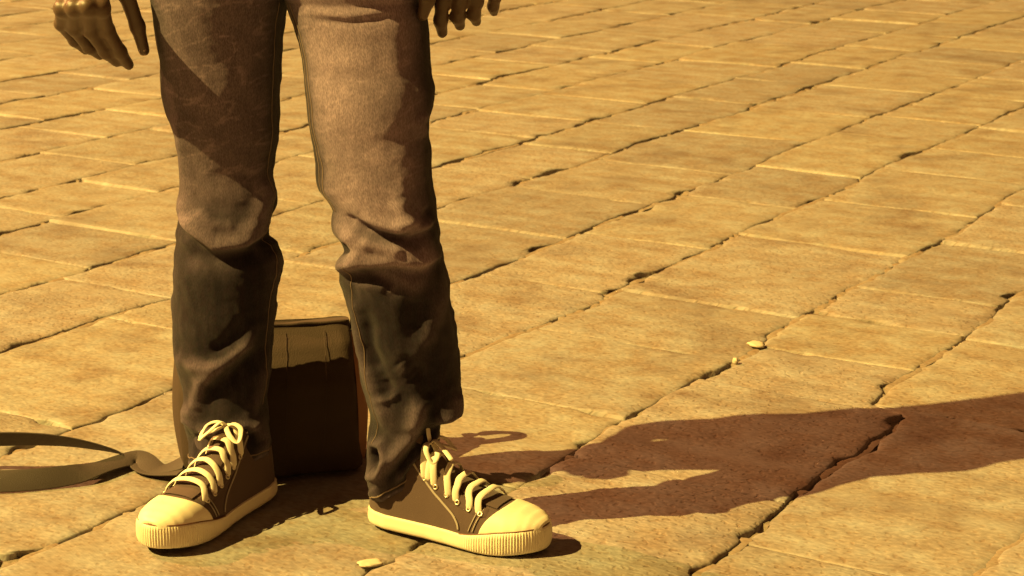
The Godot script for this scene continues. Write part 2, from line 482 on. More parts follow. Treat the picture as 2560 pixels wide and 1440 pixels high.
func slab_mesh(k: int, a: float, b: float, cell: float, base_y: float, tilt: Vector2, rough: float, off: Vector2) -> ArrayMesh:
	var g := [rng.randf_range(0.0, 0.0007), rng.randf_range(0.0, 0.0007), rng.randf_range(0.0004, 0.0024), rng.randf_range(0.0004, 0.0024)]
	var mid_t := (line_t(k, (a + b) / 2) + line_t(k + 1, (a + b) / 2)) / 2
	var mid_s := (a + b) / 2
	var width := absf(line_t(k, mid_s) - line_t(k + 1, mid_s))
	var us := edge_steps(b - a, cell)
	var vs := edge_steps(width, cell)
	var nu := us.size()
	var nv := vs.size()
	var p := PackedVector3Array()
	var uv := PackedVector2Array()
	var cols := PackedColorArray()
	var flip: float = -1.0 if rng.randf() < 0.5 else 1.0
	for j in nv:
		for i in nu:
			var s := lerpf(a + g[0], b - g[1], us[i])
			var t1: float = line_t(k, s) - g[2]
			var t0: float = line_t(k + 1, s) + g[3]
			var t := lerpf(t0, t1, vs[j])
			# ragged, chipped edges
			var ds := minf(s - a - g[0], b - g[1] - s)
			var dt := minf(t - t0, t1 - t)
			var de := minf(ds, dt)
			var y := base_y + tilt.x * (s - mid_s) + tilt.y * (t - mid_t)
			y += noise_a.get_noise_3d(s * 7.0 + off.x, t * 2.6 + off.y, 0.0) * 0.0032 * rough
			y += noise_a.get_noise_3d(s * 2.1 + off.x, t * 1.6 + off.y, 9.0) * 0.003
			if de < 0.02:
				var n1 := noise_b.get_noise_3d(s * 38.0, t * 38.0, 3.0 + k)
				var n2 := noise_b.get_noise_3d(s * 9.0, t * 9.0, 40.0 + k)
				var chip := maxf(n2 - 0.20, 0.0) * 0.045
				var inward := 0.0004 + maxf(n1, -0.2) * 0.0024 + chip
				var fall := clampf(1.0 - de / 0.02, 0.0, 1.0)
				var cs := (1.0 if s < mid_s else -1.0)
				var ctt := (1.0 if t < mid_t else -1.0)
				if ds < 0.02:
					s += cs * inward * (0.45 if dt > 0.03 else 1.0) * clampf(1.0 - ds / 0.02, 0.0, 1.0)
				if dt < 0.02:
					t += ctt * inward * clampf(1.0 - dt / 0.02, 0.0, 1.0)
				y -= pow(fall, 3.0) * (0.0034 + chip * 0.25 + maxf(n1, 0.0) * 0.002) * (1.0 if dt < ds else 0.6)
			p.append(to_world(s, t, y))
			uv.append(Vector2((s + off.x) * flip, t + off.y))
			var st1 := noise_c.get_noise_3d(s * 3.2, t * 4.0, 70.0)
			var st2 := noise_c.get_noise_3d(s * 14.0, t * 9.0, 80.0 + off.x)
			var stain := smoothstep(0.05, 0.45, st1) * 0.22 + smoothstep(0.12, 0.5, st2) * 0.17
			var pale := smoothstep(0.2, 0.5, -st2) * 0.10
			cols.append(Color(1.0 - stain * 0.85 + pale, 1.0 - stain + pale, 1.0 - stain * 1.05 + pale * 0.8))
	var st := start()
	var base := grid(st, 0, p, nu, nv, false, false, uv, cols)
	# skirt
	var ring := []
	for i in nu:
		ring.append(i)
	for j in range(1, nv):
		ring.append(j * nu + nu - 1)
	for i in range(nu - 2, -1, -1):
		ring.append((nv - 1) * nu + i)
	for j in range(nv - 2, 0, -1):
		ring.append(j * nu)
	var sp := PackedVector3Array()
	var suv := PackedVector2Array()
	var scol := PackedColorArray()
	for r in 2:
		for q in ring:
			var v: Vector3 = p[q]
			if r == 1:
				v.y = -0.05
			sp.append(v)
			suv.append(uv[q] + Vector2(0.0, r * 0.05))
			scol.append(cols[q])
	grid(st, base, sp, ring.size(), 2, true, true, suv, scol)
	return finish(st)

func edge_steps(length: float, cell: float) -> PackedFloat32Array:
	var out := PackedFloat32Array([0.0, 0.004 / length, 0.011 / length])
	var n := maxi(2, int((length - 0.022) / cell))
	for i in range(1, n):
		out.append(lerpf(0.011, length - 0.011, float(i) / n) / length)
	out.append(1.0 - 0.011 / length)
	out.append(1.0 - 0.004 / length)
	out.append(1.0)
	return out

func pavement() -> void:
	make_stone()
	var root := Node3D.new()
	root.name = "pavement"
	add_child(root)
	root.set_meta("kind", "structure")
	root.set_meta("label", "worn stone slab paving laid in slanting courses")
	var far := start()
	far.set_smooth_group(-1)
	var far_base := 0
	var built := 0
	for k in LINES.size() - 1:
		var marks := []
		var known: Array = KNOWN.get(k, [])
		var s := -6.5
		var first: float = known[0] if known.size() else 99.0
		while s < 11.5:
			if known.size() and s > first - 0.62 and s < known[-1] - 0.01:
				for q in known:
					marks.append(q)
				s = known[-1]
			else:
				marks.append(s)
			s += rng.randf_range(0.34, 0.62)
		for i in marks.size() - 1:
			var a: float = marks[i]
			var b: float = marks[i + 1]
			if b - a < 0.1:
				continue
			var tm: float = (LINES[k] + LINES[k + 1]) / 2.0
			var c := to_world((a + b) / 2, tm)
			var inside := seen_share(c)
			var base_y := rng.randf_range(-0.0018, 0.0018)
			var tilt := Vector2(rng.randf_range(-0.0085, 0.0025), rng.randf_range(-0.006, 0.0075))
			var off := Vector2(rng.randf() * 7.0, rng.randf() * 7.0)
			var m := rng.randi() % stone_mats.size()
			var rough := rng.randf_range(0.5, 1.6)
			if inside > -0.28:
				var cell := 0.016 if c.z > -1.4 else (0.022 if c.z > -3.5 else 0.032)
				part("slab", slab_mesh(k, a, b, cell, base_y, tilt, rough, off), stone_mats[m], root)
				built += 1
			else:
				# the same paving beyond the picture, as plain slabs
				var t1 := line_t(k, (a + b) / 2) - 0.003
				var t0 := line_t(k + 1, (a + b) / 2) + 0.003
				var q := [to_world(a + 0.003, t0, base_y), to_world(b - 0.003, t0, base_y), to_world(b - 0.003, t1, base_y), to_world(a + 0.003, t1, base_y)]
				for r in 2:
					for e in 4:
						var v: Vector3 = q[e]
						if r == 1:
							v.y = -0.05
						far.set_color(Color.WHITE)
						far.set_uv(Vector2(v.x + off.x, v.z + off.y))
						far.add_vertex(v)
				for e in [0, 1, 2, 0, 2, 3]:
					far.add_index(far_base + e)
				for e in 4:
					var e2 := (e + 1) % 4
					for z in [e, e2, e2 + 4, e, e2 + 4, e + 4]:
						far.add_index(far_base + z)
				far_base += 8
	var fm := finish(far)
	var fo := part("outer_slabs", fm, stone_mats[0], root)
	fo.set_meta("kind", "stuff")
	print("slabs ", built)
	# sand and dirt bed that fills the joints to an uneven height
	var st := start()
	var p := PackedVector3Array()
	var uv := PackedVector2Array()
	var nx := 170
	var nz := 260
	for j in nz:
		for i in nx:
			var x := lerpf(-3.4, 3.4, float(i) / (nx - 1))
			var z := lerpf(-8.2, 1.2, float(j) / (nz - 1))
			var y := -0.0105 + noise_c.get_noise_3d(x * 2.6, z * 2.6, 0.0) * 0.014 + noise_b.get_noise_3d(x * 16.0, z * 16.0, 5.0) * 0.003
			p.append(Vector3(x, minf(y, -0.0078), z))
			uv.append(Vector2(x, z) * 1.3)
	grid(st, 0, p, nx, nz, false, false, uv)
	var sand := StandardMaterial3D.new()
	sand.albedo_texture = stone_mats[0].albedo_texture
	sand.albedo_color = lin(0.32, 0.25, 0.19)
	sand.roughness = 0.95
	var bed := part("sand_bed", finish(st), sand, self)
	bed.set_meta("kind", "structure")
	bed.set_meta("label", "sandy grit filling the joints between the slabs")
	st = start()
	var base := 0
	for k in range(1, LINES.size() - 1):
		p = PackedVector3Array()
		uv = PackedVector2Array()
		var cnt := 0
		for i in 1150:
			var s := -1.6 + i * 0.009
			var c := to_world(s, LINES[k])
			if seen_share(c) < -0.45:
				if cnt == 0:
					continue
				break
			var fill := noise_c.get_noise_2d(s * 4.2, k * 11.0) + 0.35 * noise_b.get_noise_2d(s * 30.0, k * 5.0)
			var y := lerpf(-0.0105, -0.0022, smoothstep(-0.22, 0.05, fill))
			for j in 3:
				var t := line_t(k, s) + (j - 1) * 0.009
				p.append(to_world(s, t, y - (0.002 if j != 1 else 0.0) + noise_b.get_noise_3d(s * 60.0, t * 60.0, k) * 0.0012))
				uv.append(Vector2(s, t) * 1.3)
			cnt += 1
		if cnt > 2:
			base = grid(st, base, p, 3, cnt, false, true, uv)
	var filler := part("joint_grit", finish(st), sand, bed)
	filler.set_meta("kind", "stuff")
	var gp := PlaneMesh.new()
	gp.size = Vector2(300, 300)
	var g := part("ground", gp, plain(lin(0.26, 0.21, 0.17), 0.9), self)
	g.position.y = -0.055
	g.set_meta("kind", "structure")
	g.set_meta("label", "dusty ground reaching into the night beyond the paving")

# ------------------------------------------------------------------ person
var leg_pos := {}

func fold_at(q: Vector2, folds: Array) -> float:
	var out := 0.0
	for f in folds:
		var w: float = f[2]
		var pts: Array = f[3]
		var best := 1e9
		var sgn := 0.0
		var n := pts.size() / 2
		var reach := w * 2.4
		var hit := false
		var along := 0.0
		for i in n - 1:
			var ax: float = pts[i * 2]
			var ay: float = pts[i * 2 + 1]
			var bx: float = pts[i * 2 + 2]
			var by: float = pts[i * 2 + 3]
			if q.x < minf(ax, bx) - reach or q.x > maxf(ax, bx) + reach or q.y < minf(ay, by) - reach or q.y > maxf(ay, by) + reach:
				continue
			var dx := bx - ax
			var dy := by - ay
			var t := clampf(((q.x - ax) * dx + (q.y - ay) * dy) / (dx * dx + dy * dy), 0.0, 1.0)
			var ex := q.x - ax - dx * t
			var ey := q.y - ay - dy * t
			var d := sqrt(ex * ex + ey * ey)
			if d < best:
				best = d
				sgn = ey
				along = (i + t) / (n - 1)
			hit = true
		if not hit or best > reach:
			continue
		var kind: int = f[0]
		var amp: float = f[1] * (0.4 + 0.6 * smoothstep(0.0, 0.22, along) * smoothstep(1.0, 0.78, along))
		if kind == 0:
			out += amp * exp(-pow(best / w, 2.0))
		elif kind == 1:
			out -= amp * exp(-pow(best / w, 2.0))
		else:
			var ww := w * (1.25 if sgn > 0.0 else 0.5)
			out += amp * exp(-pow(best / ww, 2.0))
			if sgn < 0.0:
				out -= amp * 0.35 * exp(-pow((best - w * 1.1) / (w * 0.6), 2.0))
	return out

func row_at(rows: Array, y: float) -> Array:
	# rows run downwards
	var n := rows.size()
	if y >= rows[0][0]:
		return rows[0]
	for i in n - 1:
		if y >= rows[i + 1][0]:
			var f: float = (y - rows[i][0]) / (rows[i + 1][0] - rows[i][0])
			var r := [y]
			for c in range(1, 4):
				var a: float = rows[i][c]
				var b: float = rows[i + 1][c]
				var p: float = rows[maxi(i - 1, 0)][c]
				var q: float = rows[mini(i + 2, n - 1)][c]
				r.append(lerpf(lerpf(a, b, f), cubic_interpolate(a, b, p, q, f), 0.6))
			return r
	return rows[n - 1]

func leg(st: SurfaceTool, base: int, key: String, rows: Array, folds: Array, toe: Vector3, hem_tilt: float, hem_side: float) -> int:
	var nphi := 184
	var ys := PackedFloat32Array()
	var y: float = 0.985
	while y > 0.76:
		ys.append(y)
		y -= 0.015
	var bottom: float = rows[-1][0]
	while y > bottom:
		ys.append(y)
		y -= 0.0026
	ys.append(bottom)
	var p := PackedVector3Array()
	var uv := PackedVector2Array()
	var col := PackedColorArray()
	var mid := -0.3135
	var nr := ys.size()
	var last_c := Vector3.ZERO
	for i in nr + 4:
		var yy := ys[mini(i, nr - 1)]
		var r := row_at(rows, minf(yy, 0.745))
		var xl: float = r[1]
		var xr: float = r[2]
		var zc: float = r[3]
		var ratio := lerpf(0.82, 0.76, smoothstep(0.1, 0.3, yy))
		if yy > 0.745:
			var f := smoothstep(0.745, 0.985, yy)
			if key == "L":
				xl = lerpf(xl, -0.475, f); xr = lerpf(xr, -0.22, sqrt(f))
			else:
				xr = lerpf(xr, -0.152, f); xl = lerpf(xl, -0.407, sqrt(f))
			ratio = lerpf(0.76, 0.80, f)
			zc = lerpf(zc, 0.11, f)
		var cx := (xl + xr) / 2
		var a := (xr - xl) / 2
		var b := a * ratio
		if yy > 0.745:
			b = lerpf(b, maxf(b, 0.105), smoothstep(0.745, 0.9, yy))
		var inner := 0.0
		var lift := 0.0
		if i >= nr:
			inner = [0.0025, 0.005, 0.006, 0.007][i - nr]
			lift = [-0.001, 0.001, 0.02, 0.05][i - nr]
		for j in nphi:
			var phi := TAU * j / nphi
			var cp := cos(phi)
			var sp := sin(phi)
			var q := Vector3(cx + a * cp, yy, zc + b * sp)
			var nrm := Vector3(cp / a, 0, sp / b).normalized()
			var d := 0.0
			var fw := smoothstep(-0.25, 0.2, sp)
			if fw > 0.0 and yy < 0.78:
				d += 1.25 * fold_at(Vector2(q.x, q.y), folds) * smoothstep(-0.15, 0.5, sp)
			# the back of the leg has folds of its own
			var loose := lerpf(1.0, 0.45, smoothstep(0.45, 0.62, yy))
			var fold_noise := noise_a.get_noise_3d(phi * 1.1 * 1.0 + 20.0 * a, yy * 16.0 + cp * 1.6, 3.0 if key == "L" else 8.0)
			d += (1.0 - fw) * 0.007 * loose * fold_noise
			d += noise_a.get_noise_3d(q.x * 13.0, q.y * 17.0 + q.x * 6.0, q.z * 13.0) * 0.0030 * loose
			d += noise_b.get_noise_3d(q.x * 45.0, q.y * 52.0, q.z * 45.0) * 0.0003
			# outer and inner seams stand a little proud
			d += 0.0016 * exp(-pow((absf(cp) - 1.0) * 900.0 * a + absf(sp + 0.1) * 26.0, 2.0) * 0.05) if absf(sp + 0.1) < 0.2 else 0.0
			q += nrm * (d - inner)
			# the hem rides up on the instep and drops at the heel
			var h := 1.0 - smoothstep(bottom, bottom + 0.16, yy)
			var fromc := Vector3(q.x - cx, 0, q.z - zc)
			q.y += h * h * (fromc.dot(toe) * hem_tilt + fromc.dot(Vector3(toe.z, 0, -toe.x)) * hem_side)
			q.y += lift + h * noise_b.get_noise_2d(phi * 2.0, 4.0) * 0.004
			if yy > 0.72:
				var k := smoothstep(0.72, 0.75, yy)
				if key == "L" and q.x > mid + 0.003:
					q.x = lerpf(q.x, mid + 0.003, k)
				if key == "R" and q.x < mid - 0.003:
					q.x = lerpf(q.x, mid - 0.003, k)
			p.append(q)
			uv.append(Vector2(phi / TAU * 0.52, yy))
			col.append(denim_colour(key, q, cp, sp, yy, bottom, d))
		last_c = Vector3(cx, yy, zc)
	leg_pos[key] = {"p": p, "n": nphi, "rows": nr, "ys": ys, "bottom": bottom}
	return grid(st, base, p, nphi, nr + 4, true, true, uv, col)

# Worn dye: pale on the thigh front and the knee, dark below, streaked along the warp; some shade and highlights painted in.
func denim_colour(key: String, q: Vector3, cp: float, sp: float, y: float, bottom: float, d: float) -> Color:
	var warp := noise_c.get_noise_3d(q.x * 60.0, y * 4.0, q.z * 60.0)
	var cloud := noise_c.get_noise_3d(q.x * 9.0, y * 7.0, q.z * 9.0 + 5.0)
	var front := smoothstep(0.25, 0.85, sp)
	var worn := front * smoothstep(0.34, 0.50, y + cloud * 0.06)
	worn = worn * (0.78 + 0.3 * cloud) * (0.5 if key == "L" else 1.0) + 0.05 * warp  # leg L kept darker: shade on its thigh put into the colour
	# whiskers and rubbed crests of folds, crests paled further as painted highlights
	var w1 := absf(noise_a.get_noise_2d(q.x * 5.0 + y * 9.0, y * 22.0 - q.x * 10.0))
	worn += front * 0.30 * smoothstep(0.10, 0.0, w1) * smoothstep(0.4, 0.55, y)
	worn += clampf(d, 0.0, 0.012) * 26.0
	worn += 0.35 * exp(-pow((y - bottom - 0.003) / 0.003, 2.0))
	worn = clampf(worn, 0.0, 1.0)
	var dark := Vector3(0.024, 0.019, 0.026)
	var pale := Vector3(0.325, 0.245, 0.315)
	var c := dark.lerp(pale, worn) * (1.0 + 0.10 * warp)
	return Color(c.x, c.y, c.z)

func stitch_line(key: String, frac: float, y0: float, y1: float, out: float, st: SurfaceTool, base: int, r: float) -> int:
	var L: Dictionary = leg_pos[key]
	var n: int = L.n
	var pts := PackedVector3Array()
	var ups := PackedVector3Array()
	var j := int(frac * n) % n
	var P: PackedVector3Array = L.p
	var Y: PackedFloat32Array = L.ys
	for i in range(1, Y.size() - 1):
		if Y[i] > y0 or Y[i] < y1:
			continue
		var q := P[i * n + j]
		var du := P[i * n + (j + 1) % n] - P[i * n + (j + n - 1) % n]
		var dv := P[(i + 1) * n + j] - P[(i - 1) * n + j]
		var nn := du.cross(dv).normalized()
		if nn.dot(q - Vector3((P[i * n].x + P[i * n + n / 2].x) / 2, q.y, q.z - (0.1 if nn.z > 0 else -0.1))) < 0:
			nn = -nn
		pts.append(q + nn * out)
		ups.append(nn)
	return tube(st, base, pts, r * 0.8, r * 0.5, ups, 6)

func hem_line(key: String, above: float, st: SurfaceTool, base: int) -> int:
	var L: Dictionary = leg_pos[key]
	var n: int = L.n
	var P: PackedVector3Array = L.p
	var i: int = L.rows - 1 - int(above / 0.0026)
	var pts := PackedVector3Array()
	var ups := PackedVector3Array()
	var c := Vector3.ZERO
	for j in n:
		c += P[i * n + j] / n
	for j in n + 1:
		var q := P[i * n + j % n]
		var nn := Vector3(q.x - c.x, 0, q.z - c.z).normalized()
		pts.append(q + nn * 0.0006)
		ups.append(nn)
	return tube(st, base, pts, 0.0011, 0.0007, ups, 6)

func hand_bones(h: Dictionary, out: Array) -> void:
	var knuckles := [h.index[0], h.middle[0], h.ring[0], h.pinky[0]]
	var wrist: Vector3 = h.wrist[1]
	var fore: Vector3 = h.wrist[0]
	var names := ["index", "middle", "ring", "pinky"]
	var rad := [[0.0108, 0.0098, 0.0088, 0.0075], [0.011, 0.0098, 0.0088, 0.0075], [0.0105, 0.0093, 0.0083, 0.0071], [0.0095, 0.0082, 0.0073, 0.0064]]
	for i in 4:
		var f: Array = h[names[i]]
		var k: Vector3 = f[0]
		out.append([wrist.lerp(k, 0.15), k, 0.0150, 0.0118])
		for s in 3:
			out.append([f[s], f[s + 1], rad[i][s], rad[i][s + 1]])
	for i in 3:
		out.append([knuckles[i].lerp(wrist, 0.12), knuckles[i + 1].lerp(wrist, 0.12), 0.0105, 0.0105])
	var t: Array = h.thumb
	out.append([wrist.lerp(t[0], 0.2), t[0], 0.0155, 0.0155])
	out.append([t[0], t[1], 0.0155, 0.0112])
	out.append([t[1], t[2], 0.0112, 0.0100])
	out.append([t[2], t[3], 0.0100, 0.0080])
	out.append([knuckles[0].lerp(wrist, 0.35), t[0].lerp(t[1], 0.4), 0.0105, 0.0105])
	out.append([fore, wrist, 0.029, 0.0245])

func nail(st: SurfaceTool, base: int, f: Array, face: Vector3, w: float) -> int:
	var a: Vector3 = f[2]
	var b: Vector3 = f[3]
	var ax := (b - a).normalized()
	var up := (face - ax * face.dot(ax)).normalized()
	var sd := ax.cross(up)
	var p := PackedVector3Array()
	for j in 6:
		for i in 7:
			var u := (i / 6.0 - 0.5) * 2.0
			var v := j / 5.0
			p.append(b + ax * (-0.005 + 0.0105 * v) + sd * u * w * (1.0 - 0.25 * v * v) + up * (w * 1.18 - u * u * w * 0.5 - 0.002 * v * v))
	return grid(st, base, p, 7, 6, false, true)

func person() -> void:
	var root := thing("person", "person in worn dark jeans and dark sneakers standing with feet apart", "person", Vector3.ZERO)
	# body: head, torso, arms and hands in one skin mesh
	var hr: Dictionary = {"pinky":[Vector3(-0.6037,0.7409,0.2020),Vector3(-0.6171,0.7154,0.1600),Vector3(-0.6080,0.6879,0.1250),Vector3(-0.5971,0.6722,0.1080)],"ring":[Vector3(-0.5845,0.7434,0.2150),Vector3(-0.5981,0.7109,0.1680),Vector3(-0.5874,0.6796,0.1300),Vector3(-0.5768,0.6657,0.1100)],"middle":[Vector3(-0.5652,0.7450,0.2200),Vector3(-0.5749,0.7079,0.1700),Vector3(-0.5640,0.6732,0.1320),Vector3(-0.5534,0.6565,0.1120)],"index":[Vector3(-0.5489,0.7431,0.2120),Vector3(-0.5528,0.7085,0.1660),Vector3(-0.5440,0.6743,0.1320),Vector3(-0.5368,0.6525,0.1120)],"thumb":[Vector3(-0.5565,0.7776,0.1300),Vector3(-0.5283,0.7546,0.1450),Vector3(-0.5192,0.7078,0.1250),Vector3(-0.5149,0.6725,0.1100)],"wrist":[Vector3(-0.5885,0.8413,0.0350),Vector3(-0.5874,0.7903,0.0900)]}
	var hl: Dictionary = {"index":[Vector3(-0.0851,0.7768,0.1500),Vector3(-0.0957,0.7415,0.1400),Vector3(-0.0991,0.7159,0.1280),Vector3(-0.0970,0.6977,0.1150)],"middle":[Vector3(-0.0655,0.7784,0.1500),Vector3(-0.0715,0.7426,0.1400),Vector3(-0.0753,0.7214,0.1280),Vector3(-0.0724,0.7077,0.1150)],"ring":[Vector3(-0.0459,0.7780,0.1460),Vector3(-0.0490,0.7431,0.1350),Vector3(-0.0526,0.7243,0.1240),Vector3(-0.0496,0.7129,0.1120)],"pinky":[Vector3(-0.0274,0.7756,0.1380),Vector3(-0.0232,0.7489,0.1280),Vector3(-0.0261,0.7346,0.1180),Vector3(-0.0251,0.7258,0.1080)],"thumb":[Vector3(-0.0874,0.8214,0.1350),Vector3(-0.1058,0.7810,0.1650),Vector3(-0.1147,0.7502,0.1800),Vector3(-0.1212,0.7291,0.1750)],"wrist":[Vector3(-0.0496,0.8676,0.1000),Vector3(-0.0577,0.8256,0.1200)]}
	var st := start()
	var bones := []
	hand_bones(hr, bones)
	var base := blend_mesh(st, 0, bones, 0.0030, 0.007)
	bones = []
	hand_bones(hl, bones)
	base = blend_mesh(st, base, bones, 0.0030, 0.007)
	var sR := Vector3(-0.49, 1.33, 0.08)
	var sL := Vector3(-0.135, 1.33, 0.08)
	var eR := Vector3(-0.625, 1.06, 0.09)
	var eL := Vector3(0.0, 1.07, 0.07)
	var wr: Vector3 = hr.wrist[0]
	var wl: Vector3 = hl.wrist[0]
	var neck := Vector3(-0.313, 1.40, 0.085)
	var head := Vector3(-0.313, 1.56, 0.12)
	var torso := [[Vector3(-0.313, 0.95, 0.12), Vector3(-0.313, 1.28, 0.09), 0.11, 0.12], [Vector3(-0.40, 1.24, 0.09), Vector3(-0.226, 1.24, 0.09), 0.10, 0.10], [sR, sL, 0.055, 0.055], [neck, neck + Vector3(0, 0.09, 0.01), 0.055, 0.052],
		[sR, eR, 0.05, 0.04], [eR, wr, 0.039, 0.030], [sL, eL, 0.05, 0.04], [eL, wl, 0.039, 0.030]]
	base = blend_mesh(st, base, torso, 0.014, 0.04)
	var hb := [[head + Vector3(0, 0.035, -0.012), head + Vector3(0, 0.02, 0.012), 0.082, 0.078], [head + Vector3(0, -0.02, 0.035), head + Vector3(0, -0.07, 0.05), 0.058, 0.038], [head + Vector3(-0.02, -0.05, 0.02), head + Vector3(0.02, -0.05, 0.02), 0.05, 0.05],
		[head + Vector3(0, 0.012, 0.088), head + Vector3(0, -0.022, 0.105), 0.008, 0.012], [head + Vector3(-0.02, -0.055, 0.078), head + Vector3(0.02, -0.055, 0.078), 0.009, 0.009], [head + Vector3(-0.04, 0.03, 0.07), head + Vector3(0.04, 0.03, 0.07), 0.014, 0.014],
		[head + Vector3(-0.083, 0.015, -0.005), head + Vector3(-0.08, -0.025, 0.0), 0.013, 0.008], [head + Vector3(0.083, 0.015, -0.005), head + Vector3(0.08, -0.025, 0.0), 0.013, 0.008], [neck + Vector3(0, 0.02, 0), head + Vector3(0, -0.05, -0.01), 0.052, 0.05]]
	blend_mesh(st, base, hb, 0.006, 0.012)
	var skin := StandardMaterial3D.new()
	skin.albedo_color = lin(0.080, 0.047, 0.032)
	skin.roughness = 0.48
	skin.subsurf_scatter_enabled = true
	skin.subsurf_scatter_strength = 0.08
	var body := part("body", finish(st), skin, root)
	body.set_meta("label", "brown skinned hands hanging loosely beside the thighs")
	st = start()
	var nb := 0
	nb = nail(st, nb, hr.thumb, Vector3(0.25, 0.1, 1), 0.0068)
	part("thumbnail", finish(st), plain(lin(0.5, 0.33, 0.25), 0.3), body)
	st = start()
	for e in [-0.031, 0.031]:
		nb = 0
	var eye := SphereMesh.new()
	eye.radius = 0.012
	eye.height = 0.024
	for e in [-0.031, 0.031]:
		part("eye", eye, plain(lin(0.6, 0.58, 0.55), 0.2), body).position = head + Vector3(e, 0.012, 0.074)
	# hair
	st = start()
	var hairs := []
	for i in 26:
		var a := i * 2.4
		var v := i / 25.0
		var dir := Vector3(cos(a) * sqrt(1.0 - v * v * 0.9), 0.25 + v * 0.8, sin(a) * sqrt(1.0 - v * v * 0.9) - 0.25).normalized()
		hairs.append([head + Vector3(0, 0.03, -0.01) + dir * 0.072, head + Vector3(0, 0.03, -0.01) + dir * 0.082, 0.03, 0.016])
	blend_mesh(st, 0, hairs, 0.007, 0.012)
	part("hair", finish(st), plain(lin(0.012, 0.01, 0.008), 0.6), root)
	# jacket above the picture: its sleeves and hem
	st = start()
	var jb := [[Vector3(-0.36, 0.95, 0.115), Vector3(-0.36, 1.28, 0.09), 0.115, 0.13], [Vector3(-0.266, 0.95, 0.115), Vector3(-0.266, 1.28, 0.09), 0.115, 0.13], [Vector3(-0.43, 0.905, 0.10), Vector3(-0.196, 0.905, 0.10), 0.075, 0.075], [Vector3(-0.41, 0.905, 0.155), Vector3(-0.216, 0.905, 0.155), 0.075, 0.075], [sR, sL, 0.075, 0.075], [neck, neck + Vector3(0, 0.015, 0), 0.075, 0.07],
		[sR, eR, 0.068, 0.056], [eR, eR.lerp(wr, 0.80), 0.056, 0.043], [sL, eL, 0.068, 0.056], [eL, eL.lerp(wl, 0.80), 0.056, 0.043]]
	blend_mesh(st, 0, jb, 0.013, 0.035)
	part("jacket", finish(st), plain(lin(0.03, 0.03, 0.035), 0.85), root)
	# jeans
	st = start()
	var dl := Vector3(-0.43, 0, 0.90).normalized()
	var dr := Vector3(0.867, 0, 0.50).normalized()
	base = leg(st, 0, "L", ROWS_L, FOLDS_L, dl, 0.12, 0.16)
	leg(st, base, "R", ROWS_R, FOLDS_R, dr, 0.55, 0.30)
	var jm := StandardMaterial3D.new()
	jm.vertex_color_use_as_albedo = true
	var w := 512
	var tw := PackedByteArray()
	tw.resize(w * w)
	var cw := PackedByteArray()
	cw.resize(w * w * 3)
	var yarn := grey(noise(FastNoiseLite.TYPE_SIMPLEX, 0.12, 3, 41), w, 128, w, w)
	var slub := grey(noise(FastNoiseLite.TYPE_SIMPLEX, 0.05, 3, 43), w, 64, w, w)
	for yy in w:
		for x in w:
			var i := yy * w + x
			var twill := 0.5 + 0.5 * sin((x + yy) * TAU / 8.0)
			tw[i] = int(255.0 * clampf(0.25 + 0.45 * twill + (yarn[i] / 255.0 - 0.5) * 0.4, 0.0, 1.0))
			var v := 0.88 + (yarn[i] / 255.0 - 0.5) * 0.36 + (slub[i] / 255.0 - 0.5) * 0.16
			var b := int(255.0 * clampf(v, 0.15, 1.0))
			cw[i * 3] = b; cw[i * 3 + 1] = b; cw[i * 3 + 2] = mini(255, b + 6)
	jm.albedo_texture = image_rgb(cw, w, w)
	jm.heightmap_enabled = true
	jm.heightmap_texture = image_l(tw, w, w)
	jm.heightmap_scale = 0.05
	jm.uv1_scale = Vector3(10, 10, 10)
	jm.roughness = 0.92
	jm.metallic_specular = 0.25
	jm.rim_enabled = true
	jm.rim = 0.22
	jm.rim_tint = 0.4
	var jeans := part("jeans", finish(st), jm, root)
	jeans.set_meta("label", "worn dark denim jeans faded on the thighs and bunched at the knees")
	var thread := plain(lin(0.17, 0.12, 0.10), 0.8)
	st = start()
	base = stitch_line("R", 0.447, 0.745, 0.47, 0.0004, st, 0, 0.0009)
	stitch_line("R", 0.427, 0.745, 0.47, 0.0004, st, base, 0.0009)
	part("seam_stitching", finish(st), thread, jeans)
	st = start()
	base = stitch_line("L", 0.070, 0.745, 0.15, 0.0004, st, 0, 0.0008)
	part("seam_stitching", finish(st), thread, jeans)
	st = start()
	stitch_line("R", 0.40, 0.40, 0.14, 0.0004, st, 0, 0.0008)
	part("seam_stitching", finish(st), thread, jeans)
	st = start()
	hem_line("L", 0.014, st, 0)
	part("hem_stitching", finish(st), thread, jeans)
	st = start()
	hem_line("R", 0.014, st, 0)
	part("hem_stitching", finish(st), thread, jeans)
	sneaker(root, Vector3(-0.371, 0.0, 0.060), dl, 1.0, "dark canvas sneaker with white toe cap pointing towards the viewer")
	sneaker(root, Vector3(-0.203, 0.0, 0.178), dr, -1.0, "dark canvas sneaker with white toe cap turned outwards")

# ------------------------------------------------------------------ sneakers
const SHOE := 0.288
const HALF := [[0.0, 0.0], [0.002, 0.0095], [0.006, 0.0165], [0.013, 0.0235], [0.025, 0.0295], [0.045, 0.0338], [0.08, 0.0345], [0.115, 0.0350], [0.145, 0.0385], [0.175, 0.0445], [0.20, 0.0485], [0.22, 0.0492], [0.24, 0.0470], [0.256, 0.0420], [0.268, 0.0355], [0.277, 0.0275], [0.283, 0.0190], [0.2865, 0.0100], [0.288, 0.0]]
const TOP := [[0.0, 0.088], [0.012, 0.118], [0.03, 0.134], [0.06, 0.138], [0.085, 0.132], [0.105, 0.118], [0.13, 0.100], [0.155, 0.085], [0.18, 0.073], [0.205, 0.065], [0.23, 0.060], [0.25, 0.0545], [0.266, 0.048], [0.278, 0.0415], [0.286, 0.036], [0.288, 0.034]]

func sole_top(x: float) -> float:
	return lerpf(0.0215, 0.034, smoothstep(0.165, 0.245, x))

